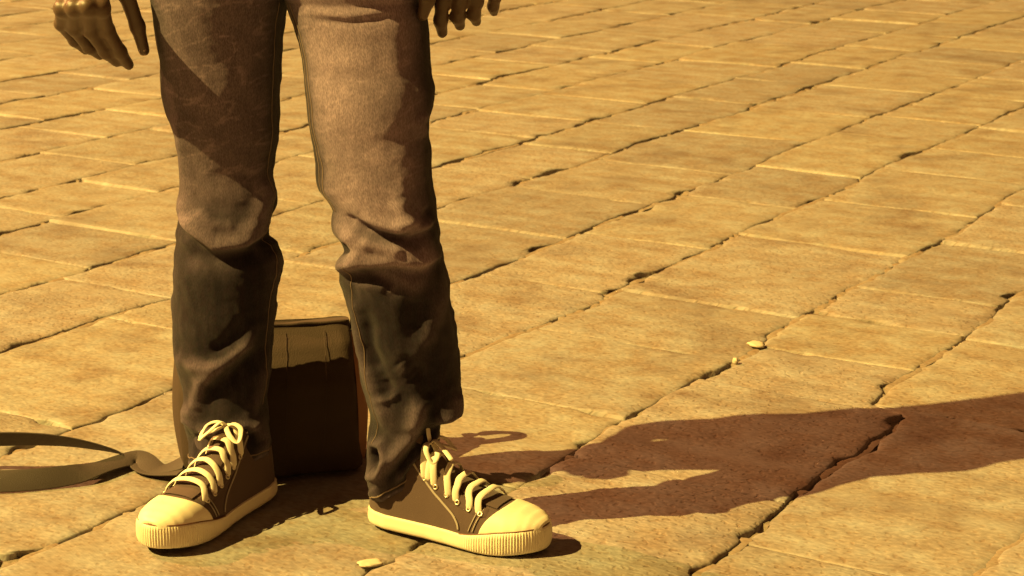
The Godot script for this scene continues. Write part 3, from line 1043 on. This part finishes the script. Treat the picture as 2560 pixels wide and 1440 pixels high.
func toe_lift(x: float) -> float:
	return 0.007 * pow(smoothstep(0.19, 0.288, x), 2.0)

func mid_z(x: float, m: float) -> float:
	return m * (0.009 * smoothstep(0.10, 0.27, x) - 0.003)

func upper_at(x: float, th: float, m: float, out: float) -> Vector3:
	var w := maxf(tab(HALF, x) - 0.0035, 0.0004)
	var yb := sole_top(x) - 0.006
	var ht := maxf(tab(TOP, x) - yb, 0.003)
	var c := cos(th)
	var s := sin(th)
	var tall := clampf((ht - 0.065) / 0.05, 0.0, 1.0)
	var e := lerpf(0.66, 0.58, tall)
	var z := signf(c) * pow(absf(c), e) * w * lerpf(1.0, lerpf(0.92, 0.72, tall), s)
	var y := pow(maxf(s, 0.0), lerpf(0.85, 0.95, tall)) * ht
	var n := Vector3(0, s * 0.9 + 0.1, c).normalized()
	var f := smoothstep(0.235, 0.288, x)
	n = (n + Vector3(f * 0.9, 0, 0)).normalized()
	return Vector3(x, yb + y + toe_lift(x), z + mid_z(x, m)) + n * out

func upper_normal(x: float, th: float, m: float) -> Vector3:
	var a := upper_at(x + 0.002, th, m, 0.0) - upper_at(x - 0.002, th, m, 0.0)
	var b := upper_at(x, th + 0.03, m, 0.0) - upper_at(x, th - 0.03, m, 0.0)
	var n := a.cross(b).normalized()
	return n if n.dot(Vector3(0, sin(th), cos(th))) > 0 else -n

func patch(m: float, x0: Callable, x1: Callable, t0: float, t1: float, out: float, nx: int, nt: int) -> ArrayMesh:
	# a layer lying on the upper, with edges turned down to it
	var p := PackedVector3Array()
	for j in nt:
		var th := lerpf(t0, t1, float(j) / (nt - 1))
		for i in nx:
			var f := float(i) / (nx - 1)
			var x := lerpf(x0.call(th), x1.call(th), f)
			var edge := i == 0 or i == nx - 1 or j == 0 or j == nt - 1
			p.append(upper_at(x, th, m, -0.001 if edge else out))
	var st := start()
	grid(st, 0, p, nx, nt, false, true)
	return finish(st)

func outline(m: float) -> Array:
	# closed outline of the sole at even spacing: [point (x, z), outward]
	var raw := PackedVector2Array()
	var n := 160
	for i in n + 1:
		var x := SHOE * 0.5 * (1.0 - cos(PI * i / n))
		raw.append(Vector2(x, tab(HALF, x) + mid_z(x, m)))
	for i in range(n - 1, 0, -1):
		var x := SHOE * 0.5 * (1.0 - cos(PI * i / n))
		raw.append(Vector2(x, -tab(HALF, x) + mid_z(x, m)))
	var total := 0.0
	for i in raw.size():
		total += raw[i].distance_to(raw[(i + 1) % raw.size()])
	var cnt := 760
	var out := []
	var k := 0
	var done := 0.0
	for i in cnt:
		var want := total * i / cnt
		while k < raw.size():
			var l := raw[k].distance_to(raw[(k + 1) % raw.size()])
			if done + l >= want:
				break
			done += l
			k += 1
		var l2 := raw[k % raw.size()].distance_to(raw[(k + 1) % raw.size()])
		var f := (want - done) / maxf(l2, 1e-6)
		out.append(raw[k % raw.size()].lerp(raw[(k + 1) % raw.size()], f))
	# smooth a little
	for it in 6:
		var o2 := []
		for i in cnt:
			o2.append((out[i] * 2.0 + out[(i + 1) % cnt] + out[(i + cnt - 1) % cnt]) / 4.0)
		out = o2
	return out

func sneaker(root: Node, heel: Vector3, dir: Vector3, m: float, label: String) -> void:
	# m: side of the inner edge along local z
	var canvas := StandardMaterial3D.new()
	canvas.albedo_color = lin(0.095, 0.064, 0.060)
	canvas.roughness = 0.9
	canvas.metallic_specular = 0.2
	canvas.rim_enabled = true
	canvas.rim = 0.4
	canvas.rim_tint = 0.3
	var weave := noise(FastNoiseLite.TYPE_SIMPLEX, 0.2, 2, 71)
	canvas.heightmap_enabled = true
	canvas.heightmap_texture = image_l(grey(weave, 256, 256, 256, 256), 256, 256)
	canvas.heightmap_scale = 0.04
	canvas.uv1_triplanar = true
	canvas.uv1_scale = Vector3(14, 14, 14)
	var rubber := StandardMaterial3D.new()
	rubber.albedo_color = lin(0.80, 0.75, 0.64)
	rubber.roughness = 0.5
	var scuff := grey(noise(FastNoiseLite.TYPE_SIMPLEX, 0.02, 4, 73), 256, 256, 256, 256)
	var sc := PackedByteArray()
	sc.resize(256 * 256 * 3)
	for i in 256 * 256:
		var v := clampf(1.08 - maxf(scuff[i] / 255.0 - 0.55, 0.0) * 0.35, 0.0, 1.0)
		sc[i * 3] = int(v * 255); sc[i * 3 + 1] = int(v * 250); sc[i * 3 + 2] = int(v * 240)
	rubber.albedo_texture = image_rgb(sc, 256, 256)
	rubber.uv1_triplanar = true
	rubber.uv1_scale = Vector3(9, 9, 9)
	var cotton := plain(lin(0.78, 0.72, 0.60), 0.9, 0.2)
	var thread := plain(lin(0.33, 0.28, 0.25), 0.85)
	var stripe := plain(lin(0.16, 0.07, 0.045), 0.6)
	var metal := plain(lin(0.7, 0.62, 0.5), 0.35)
	metal.metallic = 0.8

	# upper
	var st := start()
	var p := PackedVector3Array()
	var nx := 70
	var nt := 49
	for i in nx:
		var x := SHOE * (0.004 + 0.985 * 0.5 * (1.0 - cos(PI * i / (nx - 1))))
		for j in nt:
			p.append(upper_at(x, PI * j / (nt - 1), m, 0.0))
	grid(st, 0, p, nt, nx, false, false)
	var shoe := part("sneaker", finish(st), canvas, root)
	var z := dir.cross(Vector3.UP)
	shoe.transform = Transform3D(Basis(dir, Vector3.UP, z), heel + Vector3(0, 0.004, 0))
	shoe.set_meta("label", label)

	# rubber sole with a ribbed toe band
	var o := outline(m)
	var cnt := o.size()
	st = start()
	p = PackedVector3Array()
	var arc := 0.0
	var rows := [[0.0, -0.006], [0.0005, -0.0015], [0.003, 0.0], [0.22, 0.0006], [0.5, 0.0010], [0.78, 0.0006], [0.93, 0.0], [1.0, -0.0015], [1.0, -0.007]]
	var arcs := PackedFloat32Array()
	for i in cnt:
		arcs.append(arc)
		arc += o[i].distance_to(o[(i + 1) % cnt])
	for r in rows.size():
		for i in cnt:
			var q: Vector2 = o[i]
			var tg: Vector2 = (o[(i + 1) % cnt] - o[(i + cnt - 1) % cnt]).normalized()
			var nrm := Vector2(-tg.y, tg.x)
			if nrm.dot(q - Vector2(SHOE * 0.5, 0)) < 0 :
				nrm = -nrm
			var top := sole_top(q.x)
			var yy: float = rows[r][0] * top if r > 2 else rows[r][0]
			var d: float = rows[r][1]
			if r >= 2 and r <= 6:
				var rib := smoothstep(0.175, 0.195, q.x)
				if r == 2 or r == 6:
					rib *= 0.3
				d += rib * 0.0009 * cos(arcs[i] * TAU / 0.0040)
				if r == 5 and q.x < 0.175:
					d -= 0.0012
			p.append(Vector3(q.x + nrm.x * d, yy + toe_lift(q.x), q.y + nrm.y * d))
	var b := grid(st, 0, p, cnt, rows.size(), true, true)
	for e in 2:
		var row := 0 if e == 0 else rows.size() - 1
		var c := Vector3.ZERO
		for i in cnt:
			c += p[row * cnt + i] / cnt
		c.y = 0.0 if e == 0 else 0.022
		st.add_vertex(c)
		for i in cnt:
			var a1 := row * cnt + i
			var a2 := row * cnt + (i + 1) % cnt
			if e == 0:
				st.add_index(b); st.add_index(a2); st.add_index(a1)
			else:
				st.add_index(b); st.add_index(a1); st.add_index(a2)
		b += 1
	part("sole", finish(st), rubber, shoe)
	# dark line on top of the toe band
	st = start()
	var lp := PackedVector3Array()
	var lu := PackedVector3Array()
	var s0 := -1
	for i in cnt:
		var q: Vector2 = o[i]
		if q.x < 0.172:
			continue
		var tg: Vector2 = (o[(i + 1) % cnt] - o[(i + cnt - 1) % cnt]).normalized()
		var nrm := Vector2(-tg.y, tg.x)
		if nrm.dot(q - Vector2(SHOE * 0.5, 0)) < 0:
			nrm = -nrm
		lp.append(Vector3(q.x - nrm.x * 0.0018, sole_top(q.x) + toe_lift(q.x) + 0.0002, q.y - nrm.y * 0.0018))
		lu.append(Vector3.UP)
	tube(st, 0, lp, 0.0012, 0.0009, lu, 6)
	part("sole_stripe", finish(st), stripe, shoe)
	# toe cap
	var cap0 := func(th: float) -> float: return 0.203 + 0.026 * pow(sin(th), 1.5)
	var cap1 := func(_th: float) -> float: return 0.2855
	part("toe_cap", patch(m, cap0, cap1, 0.03, PI - 0.03, 0.0024, 40, 41), rubber, shoe)
	# eyelet stays on both sides, tongue between
	for sd in 2:
		var t0 := 0.62 if sd == 0 else PI - 1.08
		var t1 := 1.08 if sd == 0 else PI - 0.62
		var e0 := func(_th: float) -> float: return 0.088
		var e1 := func(_th: float) -> float: return 0.214
		part("eyelet_stay", patch(m, e0, e1, t0, t1, 0.0017, 30, 10), canvas, shoe)
	st = start()
	p = PackedVector3Array()
	var tn := 30
	for side in 2:
		for i in tn:
			var f := float(i if side == 0 else tn - 1 - i) / (tn - 1)
			for j in 13:
				var u := (j / 12.0 - 0.5) * 2.0
				var q: Vector3
				if f < 0.75:
					q = upper_at(lerpf(0.222, 0.10, f / 0.75), PI / 2 + u * 0.42, m, 0.0022 if side == 0 else 0.0005)
				else:
					var g := (f - 0.75) / 0.25
					q = upper_at(0.10, PI / 2 + u * 0.42, m, 0.0022 if side == 0 else -0.001) + Vector3(-0.010 * g, (0.036 if m < 0 else 0.012) * g, 0)
					q.y -= u * u * 0.006 * g
					q.z = lerpf(q.z, mid_z(0.1, m) + u * 0.026, g)
				p.append(q)
	grid(st, 0, p, 13, tn * 2, false, false)
	part("tongue", finish(st), canvas, shoe)
	# stitched bands: a curved one below the eyelets and an upright one at the vamp
	for sd in [1.0, -1.0]:
		var paths := [[[0.055, 1.02], [0.085, 0.86], [0.115, 0.66], [0.14, 0.52], [0.158, 0.40], [0.168, 0.26], [0.171, 0.13]], [[0.199, 1.0], [0.197, 0.7], [0.193, 0.4], [0.188, 0.14]], [[0.205, 0.98], [0.203, 0.7], [0.199, 0.4], [0.195, 0.14]]]
		for k in 3:
			var ctrl := []
			for q in paths[k]:
				ctrl.append(Vector3(q[0], q[1], 0))
			var path := curve_points(ctrl, 34)
			var pts := PackedVector3Array()
			var ups := PackedVector3Array()
			for q in path:
				var th := q.y if sd > 0 else PI - q.y
				pts.append(upper_at(q.x, th, m, 0.0012))
				ups.append(upper_normal(q.x, th, m))
			st = start()
			tube(st, 0, pts, 0.0019 if k == 0 else 0.0010, 0.0008, ups, 6)
			part("stitching", finish(st), thread, shoe)
	# eyelets and laces
	var xs := [0.203, 0.184, 0.165, 0.146, 0.127, 0.108]
	for i in 6:
		for sd in [1.0, -1.0]:
			var th := 0.74 if sd > 0 else PI - 0.74
			var tor := TorusMesh.new()
			tor.inner_radius = 0.0018
			tor.outer_radius = 0.0042
			tor.rings = 16
			tor.ring_segments = 8
			var e := part("eyelet", tor, metal, shoe)
			var n := upper_normal(xs[i], th, m)
			var tx := Vector3(1, 0, 0)
			var zz := tx.cross(n).normalized()
			tx = n.cross(zz)
			e.transform = Transform3D(Basis(tx, n, zz), upper_at(xs[i], th, m, 0.0024))
	for i in 6:
		for way in 2:
			if way == 1 and i != 4:
				continue
			# each run leaves an eyelet and crosses to the other side one row higher
			var xa: float = xs[i]
			var xb: float = xs[mini(i + 1, 5)] if i > 0 else xs[0]
			var sgn := 1.0 if way == 0 else -1.0
			var ctrl := []
			for k in 9:
				var f := k / 8.0
				var th := lerpf(0.74, PI - 0.74, f)
				if sgn < 0:
					th = PI - th
				var cross := lerpf(xa, lerpf(xa, xb, 0.9), f * f) if way == 1 else xa
				var x := cross + rng.randf_range(-0.0018, 0.0018) - 0.007 * sin(f * PI) + 0.004 * (f - 0.5) * (1.0 if i % 2 == 0 else -1.0)
				var lift := 0.0026 + (0.0085 if way == 0 else 0.0045) * sin(f * PI)
				if k == 0:
					lift = 0.0012
				if k == 8:
					lift = 0.001
				ctrl.append(upper_at(x, th, m, lift))
			var pts := curve_points(ctrl, 30)
			var ups := PackedVector3Array()
			for q in pts:
				ups.append(Vector3(0.35, 1, (q.z - mid_z(q.x, m)) * 30.0).normalized())
			st = start()
			tube(st, 0, pts, 0.0049, 0.0014, ups, 10)
			part("lace", finish(st), cotton, shoe)
	# bow: two loops and two loose ends
	var knot := upper_at(0.104, PI / 2, m, 0.011)
	var bows := [[Vector3(0, 0, 0), Vector3(0.004, 0.006, 0.014), Vector3(0.010, 0.000, 0.028), Vector3(0.022, -0.014, 0.031), Vector3(0.022, -0.006, 0.017), Vector3(0.004, 0.002, 0.0)],
		[Vector3(0, 0, 0), Vector3(0.002, 0.006, -0.014), Vector3(0.006, 0.001, -0.028), Vector3(0.020, -0.014, -0.032), Vector3(0.020, -0.006, -0.018), Vector3(0.004, 0.002, 0.0)],
		[Vector3(0, 0, 0), Vector3(0.010, 0.008, 0.004), Vector3(0.028, 0.0, 0.010), Vector3(0.046, -0.010, 0.018)],
		[Vector3(0, 0, 0), Vector3(-0.002, 0.014, 0.002), Vector3(-0.006, 0.030, -0.002), Vector3(0.000, 0.046, 0.000), Vector3(-0.004, 0.060, 0.002)]]
	for k in 4:
		if k == 3 and m > 0:
			continue
		var ctrl := []
		for q in bows[k]:
			ctrl.append(knot + q)
		var pts := curve_points(ctrl, 28)
		var ups := PackedVector3Array()
		for q in pts:
			ups.append(Vector3(0.9, 0.4, 0.2).normalized() if k == 3 else Vector3(0.2, 1, 0.25).normalized())
		st = start()
		tube(st, 0, pts, 0.0038, 0.0016, ups, 10)
		part("lace_bow" if k < 2 else "lace_end", finish(st), cotton, shoe)

# ------------------------------------------------------------------ bag
func ribbon(ctrl: Array, faces: Array, width: float, thick: float, n := 60) -> ArrayMesh:
	var pts := curve_points(ctrl, n)
	var nr := curve_points(faces, n)
	var p := PackedVector3Array()
	for i in n:
		var t := (pts[mini(i + 1, n - 1)] - pts[maxi(i - 1, 0)]).normalized()
		var f := nr[i].normalized()
		var sd := t.cross(f).normalized()
		f = sd.cross(t).normalized()
		for c in [[-1.0, 0.8], [-0.96, 1.0], [0.0, 1.15], [0.96, 1.0], [1.0, 0.8], [1.0, -0.8], [0.96, -1.0], [0.0, -0.85], [-0.96, -1.0], [-1.0, -0.8]]:
			p.append(pts[i] + sd * width * 0.5 * c[0] + f * thick * 0.5 * c[1])
	var st := start()
	grid(st, 0, p, 10, n, true, true)
	return finish(st)

func bag() -> void:
	var yaw := 0.24
	var t := thing("shoulder_bag", "dark shoulder bag with loose webbing straps on the paving behind the legs", "bag", Vector3(-0.375, 0.0, -0.045))
	t.rotation.y = yaw
	var cloth := StandardMaterial3D.new()
	cloth.albedo_color = lin(0.036, 0.020, 0.013)
	cloth.roughness = 0.85
	cloth.heightmap_enabled = true
	cloth.heightmap_texture = image_l(grey(noise(FastNoiseLite.TYPE_SIMPLEX, 0.16, 3, 91), 256, 256, 256, 256), 256, 256)
	cloth.heightmap_scale = 0.06
	cloth.uv1_triplanar = true
	cloth.uv1_scale = Vector3(8, 8, 8)
	var tan_m := plain(lin(0.26, 0.125, 0.065), 0.7)
	var web := StandardMaterial3D.new()
	web.albedo_color = lin(0.046, 0.033, 0.029)
	web.roughness = 0.75
	web.heightmap_enabled = true
	web.heightmap_texture = cloth.heightmap_texture
	web.heightmap_scale = 0.08
	web.uv1_triplanar = true
	web.uv1_scale = Vector3(16, 16, 16)
	# profile (z front, z back) by height; the upper half leans back
	var prof := [[0.002, 0.060, -0.060], [0.008, 0.072, -0.070], [0.05, 0.080, -0.074], [0.10, 0.079, -0.074], [0.14, 0.068, -0.072], [0.17, 0.050, -0.068], [0.195, 0.028, -0.060], [0.212, 0.006, -0.050], [0.224, -0.010, -0.042]]
	var hw := 0.137
	var st := start()
	var p := PackedVector3Array()
	var nu := 56
	var nv := 40
	for j in nv:
		var y := lerpf(0.002, 0.224, float(j) / (nv - 1))
		var zf := tab([[prof[0][0], prof[0][1]], [prof[1][0], prof[1][1]], [prof[2][0], prof[2][1]], [prof[3][0], prof[3][1]], [prof[4][0], prof[4][1]], [prof[5][0], prof[5][1]], [prof[6][0], prof[6][1]], [prof[7][0], prof[7][1]], [prof[8][0], prof[8][1]]], y)
		var zb := tab([[prof[0][0], prof[0][2]], [prof[2][0], prof[2][2]], [prof[5][0], prof[5][2]], [prof[8][0], prof[8][2]]], y)
		for i in nu:
			var a := TAU * i / nu
			var cx := signf(cos(a)) * pow(absf(cos(a)), 0.28)
			var cz := signf(sin(a)) * pow(absf(sin(a)), 0.45)
			var q := Vector3(cx * hw * (1.0 - 0.06 * y / 0.22), y, (zf + zb) / 2 + cz * (zf - zb) / 2)
			q += Vector3(0, 0, cz) * noise_a.get_noise_3d(q.x * 9.0, q.y * 11.0, cz * 2.0) * 0.008
			p.append(q)
	grid(st, 0, p, nu, nv, true, false)
	st.add_vertex(Vector3(0, 0.222, -0.026))
	for i in nu:
		st.add_index(nu * nv); st.add_index((nv - 1) * nu + (i + 1) % nu); st.add_index((nv - 1) * nu + i)
	part("bag_body", finish(st), cloth, t)
	# tan end panels
	for sd in [-1.0, 1.0]:
		st = start()
		p = PackedVector3Array()
		for j in 24:
			var y := lerpf(0.006, 0.205, j / 23.0)
			var zf := tab([[0.002, 0.060], [0.05, 0.078], [0.10, 0.077], [0.14, 0.066], [0.17, 0.048], [0.195, 0.026], [0.224, -0.010]], y)
			var zb := -0.066 + y * 0.08
			for i in 12:
				var f := i / 11.0
				var edge := 0.0 if i > 0 and i < 11 and j > 0 and j < 23 else -0.012
				p.append(Vector3(sd * (hw + 0.002 + 0.012 * sin(f * PI) * sin(j / 23.0 * PI) + edge), y, lerpf(zb, zf - 0.014, f)))
		grid(st, 0, p, 12, 24, false, sd < 0)
		part("end_panel", finish(st), tan_m if sd > 0 else cloth, t)
	# piping along the top edge and panel seams
	st = start()
	var tp := []
	for i in 12:
		var x := lerpf(-0.125, 0.125, i / 11.0)
		tp.append(Vector3(x, 0.2245 + noise_b.get_noise_1d(x * 30.0) * 0.002, -0.0085))
	tube(st, 0, curve_points(tp, 40), 0.0028, 0.0028, PackedVector3Array([Vector3.UP]), 8)
	part("piping", finish(st), cloth, t)
	for x in [0.025, 0.085]:
		st = start()
		var ctrl := []
		for q in [[0.216, 0.003], [0.195, 0.030], [0.17, 0.0525], [0.14, 0.0710], [0.10, 0.0825], [0.05, 0.083]]:
			ctrl.append(Vector3(x - (0.216 - q[0]) * 0.10, q[0], q[1] + 0.0015))
		tube(st, 0, curve_points(ctrl, 30), 0.0006, 0.0005, PackedVector3Array([Vector3(0, 0.4, 1).normalized()]), 6)
		part("seam", finish(st), cloth, t)
	# carry loop at the far end of the top
	part("carry_handle", ribbon([Vector3(0.125, 0.205, -0.015), Vector3(0.155, 0.235, -0.02), Vector3(0.172, 0.238, -0.04), Vector3(0.160, 0.22, -0.055), Vector3(0.125, 0.195, -0.055)], [Vector3(-1, 0.3, 0), Vector3(-0.7, 1, 0), Vector3(0, 1, 0), Vector3(0.7, 1, 0), Vector3(1, 0.3, 0)], 0.022, 0.003, 40), web, t)
	# shoulder strap: out along the ground, folded back over itself
	var inv := t.transform.affine_inverse()
	var w1 := [Vector3(-0.50, 0.030, 0.02), Vector3(-0.545, 0.012, 0.005), Vector3(-0.59, 0.014, -0.035), Vector3(-0.66, 0.016, 0.035), Vector3(-0.74, 0.017, 0.068), Vector3(-0.85, 0.017, 0.070), Vector3(-1.0, 0.015, 0.04)]
	var f1 := [Vector3(0.2, 1, 0.4), Vector3(0.1, 1, 0.2), Vector3(-0.2, 0.9, 0.5), Vector3(-0.45, 0.55, 0.8), Vector3(-0.2, 0.6, 0.9), Vector3(-0.1, 0.6, 0.9), Vector3(-0.1, 0.8, 0.7)]
	part("shoulder_strap", ribbon(local(inv, w1), turned(inv, f1), 0.034, 0.0026, 90), web, t)
	var w2 := [Vector3(-0.50, 0.022, 0.035), Vector3(-0.56, 0.008, 0.000), Vector3(-0.60, 0.012, -0.050), Vector3(-0.65, 0.030, -0.045), Vector3(-0.71, 0.046, -0.03), Vector3(-0.78, 0.052, -0.02), Vector3(-0.86, 0.046, -0.02), Vector3(-1.0, 0.02, 0.0)]
	var f2 := [Vector3(0, 1, 0.2), Vector3(0, 1, 0.0), Vector3(0.1, 1, -0.3), Vector3(0.3, 0.75, -0.6), Vector3(0.2, 0.65, -0.75), Vector3(0.1, 0.6, -0.8), Vector3(0.0, 0.6, -0.8), Vector3(0, 0.7, -0.7)]
	part("shoulder_strap", ribbon(local(inv, w2), turned(inv, f2), 0.036, 0.0026, 90), web, t)

func local(inv: Transform3D, a: Array) -> Array:
	var o := []
	for q in a:
		o.append(inv * q)
	return o

func turned(inv: Transform3D, a: Array) -> Array:
	var o := []
	for q in a:
		o.append(inv.basis * q)
	return o

# ------------------------------------------------------------------ small stones
func chips() -> void:
	var pale := plain(lin(0.50, 0.43, 0.33), 0.7)
	var spots := [["pale flat stone chip lying in front of the turned-out sneaker", Vector3(-0.194, 0.003, 0.349), Vector3(0.018, 0.0022, 0.013)],
		["pale flat stone chip wedged along a dark open joint", Vector3(0.465, 0.003, -0.699), Vector3(0.015, 0.0035, 0.018)],
		["tiny pale pebble next to the wedged stone chip", Vector3(0.413, 0.002, -0.593), Vector3(0.005, 0.006, 0.006)]]
	for q in spots:
		var st := start()
		var p := PackedVector3Array()
		var r: Vector3 = q[2]
		for j in 9:
			var v := PI * (j / 8.0 - 0.5)
			for i in 18:
				var a := TAU * i / 18
				var d := Vector3(cos(v) * cos(a), sin(v), cos(v) * sin(a))
				var k := 1.0 + 0.35 * noise_b.get_noise_3d(d.x * 1.6 + r.x * 900.0, d.y * 1.6, d.z * 1.6)
				p.append(Vector3(d.x * r.x, signf(d.y) * pow(absf(d.y), 0.6) * r.y, d.z * r.z) * k)
		grid(st, 0, p, 18, 9, true, false)
		var o := part(numbered("stone_chip"), finish(st), pale, self)
		o.position = q[1]
		o.rotation.y = rng.randf() * 0.6
		o.set_meta("label", q[0])
		o.set_meta("category", "stone chip")
		o.set_meta("group", "stone chips on the paving")
